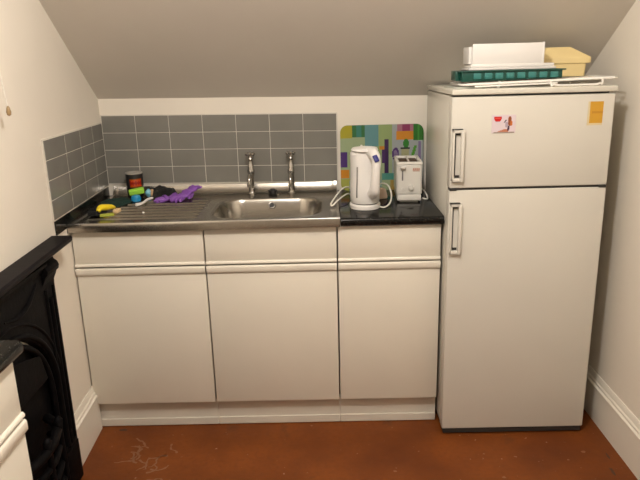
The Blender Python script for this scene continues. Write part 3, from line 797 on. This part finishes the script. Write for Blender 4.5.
# ------------------------------------------------------------------ cast iron fireplace on the left wall
XF = .0665                                   # face of the register plate
fp = thing('fireplace', 'black cast iron bedroom fireplace with an arched opening on the left wall', 'fireplace', (.08, -1.29, 0), world=True)
FA, FB = -.880, -1.660                       # far and near edges
yc = (FA+FB)/2
def archpts(hw, top, spring, n=18):
    return [(yc+hw*cos(pi*k/n), spring+(top-spring)*sin(pi*k/n)) for k in range(n+1)]
# surround plate as a band between rectangle and arch
def plate(bm, hw, zt, zspr, x0, x1, yA, yB, zTop):
    a = archpts(hw, zt, zspr); inner = [(yc+hw, .0)]+a+[(yc-hw, .0)]
    outer = [(yA, 0)]
    N = len(a)
    for k in range(N):
        t = k/(N-1)
        if t < .25: outer.append((yA, zspr*(1-t/.25)+zTop*(t/.25)))
        elif t <= .75: s = (t-.25)/.5; outer.append((yA+(yB-yA)*s, zTop))
        else: s = (t-.75)/.25; outer.append((yB, zTop*(1-s)+zspr*s))
    outer.append((yB, 0))
    def V(x, L): return [bm.verts.new((x, y, z)) for y, z in L]
    oi, oo, bi, bo = V(x1, inner), V(x1, outer), V(x0, inner), V(x0, outer)
    for k in range(len(inner)-1):
        bm.faces.new((oi[k], oi[k+1], oo[k+1], oo[k])); bm.faces.new((bi[k], bo[k], bo[k+1], bi[k+1]))
        bm.faces.new((oi[k], bi[k], bi[k+1], oi[k+1])); bm.faces.new((oo[k], oo[k+1], bo[k+1], bo[k]))
    bm.faces.new((oi[0], oo[0], bo[0], bi[0])); bm.faces.new((oi[-1], bi[-1], bo[-1], oo[-1]))
bm = nb(); plate(bm, .295, .72, .44, .012, XF, FA, FB, .900); obj('surround', bm, M['iron'], fp, ang=30, bev=.004)
# moulded arch ribs
for hw, top, spr, x, r in ((.305, .735, .45, XF, .010), (.275, .70, .43, XF-.010, .011), (.335, .775, .46, XF, .006)):
    bm = nb(); L = [(yc+hw, .18)]+archpts(hw, top, spr, 24)+[(yc-hw, .18)]; tube(bm, [(x, y, z) for y, z in L], r, 10); obj('arch_moulding', bm, M['iron'], fp, ang=60)
# jamb pilaster beads, plinth blocks, corbels
for s, ye in ((1, FA), (-1, FB)):
    bm = nb(); y0, y1 = sorted((ye-s*.004, ye-s*.105)); bx(bm, .015, XF+.004, y0-.004, y1+.002, .0, .165, .004); bx(bm, .015, XF+.002, y0, y1, .165, .190, .004); obj('plinth_block', bm, M['iron'], fp)
    bm = nb()
    for q in (.022, .082): tube(bm, [(XF, ye-s*q, .19), (XF, ye-s*q, .80)], .007, 8)
    tube(bm, [(XF, ye-s*.052, .24), (XF, ye-s*.052, .76)], .010, 10); obj('pilaster_bead', bm, M['iron'], fp, ang=60)
    bm = nb(); cp = [(0, .0), (.018, 0), (.021, -.012), (.032, -.020), (.037, -.034), (.033, -.048), (.025, -.054), (.021, -.066), (.012, -.085), (.009, -.12), (0, -.13)]
    ya, yb_ = ye+s*.002, ye-s*.095
    prism(bm, cp, lambda a, b: (XF-.012+a, ya, .902+b), lambda a, b: (XF-.012+a, yb_, .902+b)); obj('corbel', bm, M['iron'], fp, ang=40, bev=.002)
# frieze moulding under the shelf
bm = nb(); prism(bm, [(0, 0), (.030, 0), (.028, -.012), (.014, -.022), (.010, -.036), (0, -.04)], lambda a, b: (XF-.004+a, FA-.09, .902+b), lambda a, b: (XF-.004+a, FB+.09, .902+b)); obj('frieze', bm, M['iron'], fp, ang=40)
# frieze swag in low relief
for s in (1, -1):
    bm = nb(); P = [(XF, yc+s*.02, .80), (XF, yc+s*.10, .785), (XF, yc+s*.18, .80), (XF, yc+s*.25, .845)]; tube(bm, smooth_path(P, 5), [.003+.007*sin(pi*i/15) for i in range(16)], 8); obj('swag', bm, M['iron'], fp, ang=60)
# mantel shelf
bm = nb(); ys0, ys1 = -.755, -1.70
prism(bm, [(0, .906), (.050, .906), (.058, .912), (.066, .914), (.074, .922), (.076, .934), (.070, .940), (0, .940)],
      lambda a, b: (max(wx(ys0), .02)+a+.001, ys0, b), lambda a, b: (wx(ys1)+(a*1.0)+.001, ys1, b)); obj('mantel_shelf', bm, M['mantel'], fp, ang=35)
# fireback, hood, basket grate with bowed bars
bm = nb(); bx(bm, .0555, .062, yc-.30, yc+.30, .0, .72) if False else None
bm.free()
bm = nb(); A = archpts(.290, .71, .44, 24); L = [(yc+.290, 0)]+A+[(yc-.290, 0)]
prism(bm, L, lambda a, b: (wx(a)+.001, a, b), lambda a, b: (wx(a)+.006, a, b)); obj('fireback', bm, M['iron'], fp, smooth=False)
bm = nb(); prism(bm, [(yc-.21, .60), (yc-.24, .50), (yc+.24, .50), (yc+.21, .60), (yc, .665)], lambda a, b: (XF-.006, a, b), lambda a, b: (XF-.002, a, b)); obj('hood', bm, M['iron'], fp, bev=.006)
for k in range(5):
    z = .12+.062*k; bm = nb(); hb = .20
    P = [(XF-.01, yc-hb, z), (XF+.045, yc-hb*.75, z), (XF+.075, yc-hb*.3, z), (XF+.080, yc, z), (XF+.075, yc+hb*.3, z), (XF+.045, yc+hb*.75, z), (XF-.01, yc+hb, z)]
    tube(bm, smooth_path(P, 5), .011 if k < 4 else .016, 10); obj('grate_bar', bm, M['iron'], fp, ang=60)
for s in (-1, 0, 1):
    bm = nb(); y = yc+s*.13; x = XF+(.082 if s == 0 else .062); tube(bm, [(x, y, .0), (x+.004, y, .1), (x+.002, y, .36), (x, y, .40), (x, y, .415)], [.012, .010, .010, .016, .006], 10); obj('grate_post', bm, M['iron'], fp, ang=60)

# ------------------------------------------------------------------ near base unit along the left wall
nu = thing('base_cabinet', 'cream base cabinet with a dark worktop in the near left corner, beside the fireplace', 'kitchen cabinet', (.22, -2.15, 0), world=True)
LIFT = .013
NX1, NY1, NY0 = .340, -1.725, -2.62
bm = nb(); xw0 = .118
bx(bm, xw0+.02, NX1-.022, NY0, NY1-.002, .129, .904); obj('carcass', bm, M['carc'], nu, smooth=False)
def npanel(name, z0, z1):
    bm = nb(); bx(bm, NX1-.02, NX1, NY0+.002, NY1-.001, z0, z1, .0025); return obj(name, bm, M['lam'], nu)
d = npanel('drawer_front', .765, .903)
bm = nb(); prism(bm, [(0, .006), (0, .013), (.004, .011), (.007, .006), (.006, .001), (.001, 0)], lambda a, b: (NX1+a, NY0+.002, .757+b), lambda a, b: (NX1+a, NY1-.001, .757+b)); obj('grip_rail', bm, M['lam'], d, ang=60)
d = npanel('door', .129, .731)
bm = nb(); prism(bm, [(-.019, -.016), (-.019, .010), (-.006, .014), (.003, .0165), (.007, .014), (.0085, .009), (.0085, -.010), (.006, -.0135), (0, -.015)], lambda a, b: (NX1+a, NY0+.002, .735+b), lambda a, b: (NX1+a, NY1-.001, .735+b)); obj('grip_rail', bm, M['lam'], d, ang=60)
bm = nb(); bx(bm, xw0+.02, NX1-.06, NY0, NY1-.01, .001-LIFT, .128); obj('plinth', bm, M['plinth'], nu, smooth=False)
bm = nb(); prism(bm, [(0, .906), (NX1+.008-xw0, .906), (NX1+.018-xw0, .911), (NX1+.022-xw0, .922), (NX1+.020-xw0, .934), (NX1+.010-xw0, .941), (0, .941)], lambda a, b: (xw0+a, NY0, b), lambda a, b: (xw0+a, NY1+.012, b))
tag(base_origin(obj('worktop', bm, M['granite'], ang=50)), 'dark worktop end on the cabinet in the near left corner', 'worktop')

nu.location.z += LIFT; bpy.data.objects['worktop.001'].location.z += LIFT
# light pull on the left wall
lp = thing('light_pull', 'thin light pull cord with a small toggle hanging by the left wall', 'light pull', (.085, -1.045, 1.40), world=True)
ztop = zc(.08)+SL*1.045
bm = nb(); tube(bm, [(.066, -1.05, ztop), (.070, -1.05, 1.6), (.079, -1.045, 1.425)], .0018, 6); obj('cord', bm, M['cream_pl'], lp, ang=60)
bm = nb(); lathe(bm, [(.002, 0), (.006, .003), (.0075, .012), (.005, .024), (.0025, .030)], (.080, -1.045, 1.40), 14); obj('toggle', bm, mat('brown_toggle', (.30, .20, .09), .4), lp)

# scuffs and paint marks on the floor: flat marks in the surface
random.seed(21)
def patch(bm, cx, cy, r, sx, n=9, z=.0004):
    vs = [bm.verts.new((cx+r*sx*cos(2*pi*k/n)*random.uniform(.6, 1.2), cy+r*sin(2*pi*k/n)*random.uniform(.6, 1.2), z)) for k in range(n)]; bm.faces.new(vs)
fl_ = bpy.data.objects['floor']
bm = nb()
for k in range(16):
    a = random.uniform(0, 6.28); x, y = .29+random.gauss(0, .035), -.80+random.gauss(0, .05); P = []
    for s in range(7): P.append((x, y)); a += random.uniform(-.9, .9); x += .014*cos(a); y += .014*sin(a)
    for (x0, y0), (x1, y1) in zip(P, P[1:]):
        d_ = Vector((x1-x0, y1-y0, 0)).normalized(); n_ = Vector((-d_.y, d_.x, 0))*random.uniform(.0015, .005)
        vv = [Vector((x0, y0, .0004))-n_, Vector((x1, y1, .0004))-n_, Vector((x1, y1, .0004))+n_, Vector((x0, y0, .0004))+n_]; bm.faces.new([bm.verts.new(v) for v in vv])
for x, y, r in ((1.29, -.90, .009), (1.66, -.80, .006), (1.70, -.95, .010), (1.16, -1.02, .008), (1.98, -.85, .007), (1.88, -.98, .006), (2.06, -.80, .010), (.42, -.93, .006), (1.45, -.98, .006), (.95, -.90, .004)): patch(bm, x, y, r*.75, 1.2)
obj('paint_marks', bm, M['scuff'], fl_, smooth=False)
bm = nb()
for x, y, r, s in ((.13, -.575, .010, 2.2), (2.12, -.93, .03, .25), (2.145, -.83, .025, .2), (2.10, -1.05, .03, .3)): patch(bm, x, y, r, s)
obj('dark_stains', bm, M['stain'], fl_, smooth=False)

for o in bpy.data.objects:
    if '_w' in o: del o['_w']
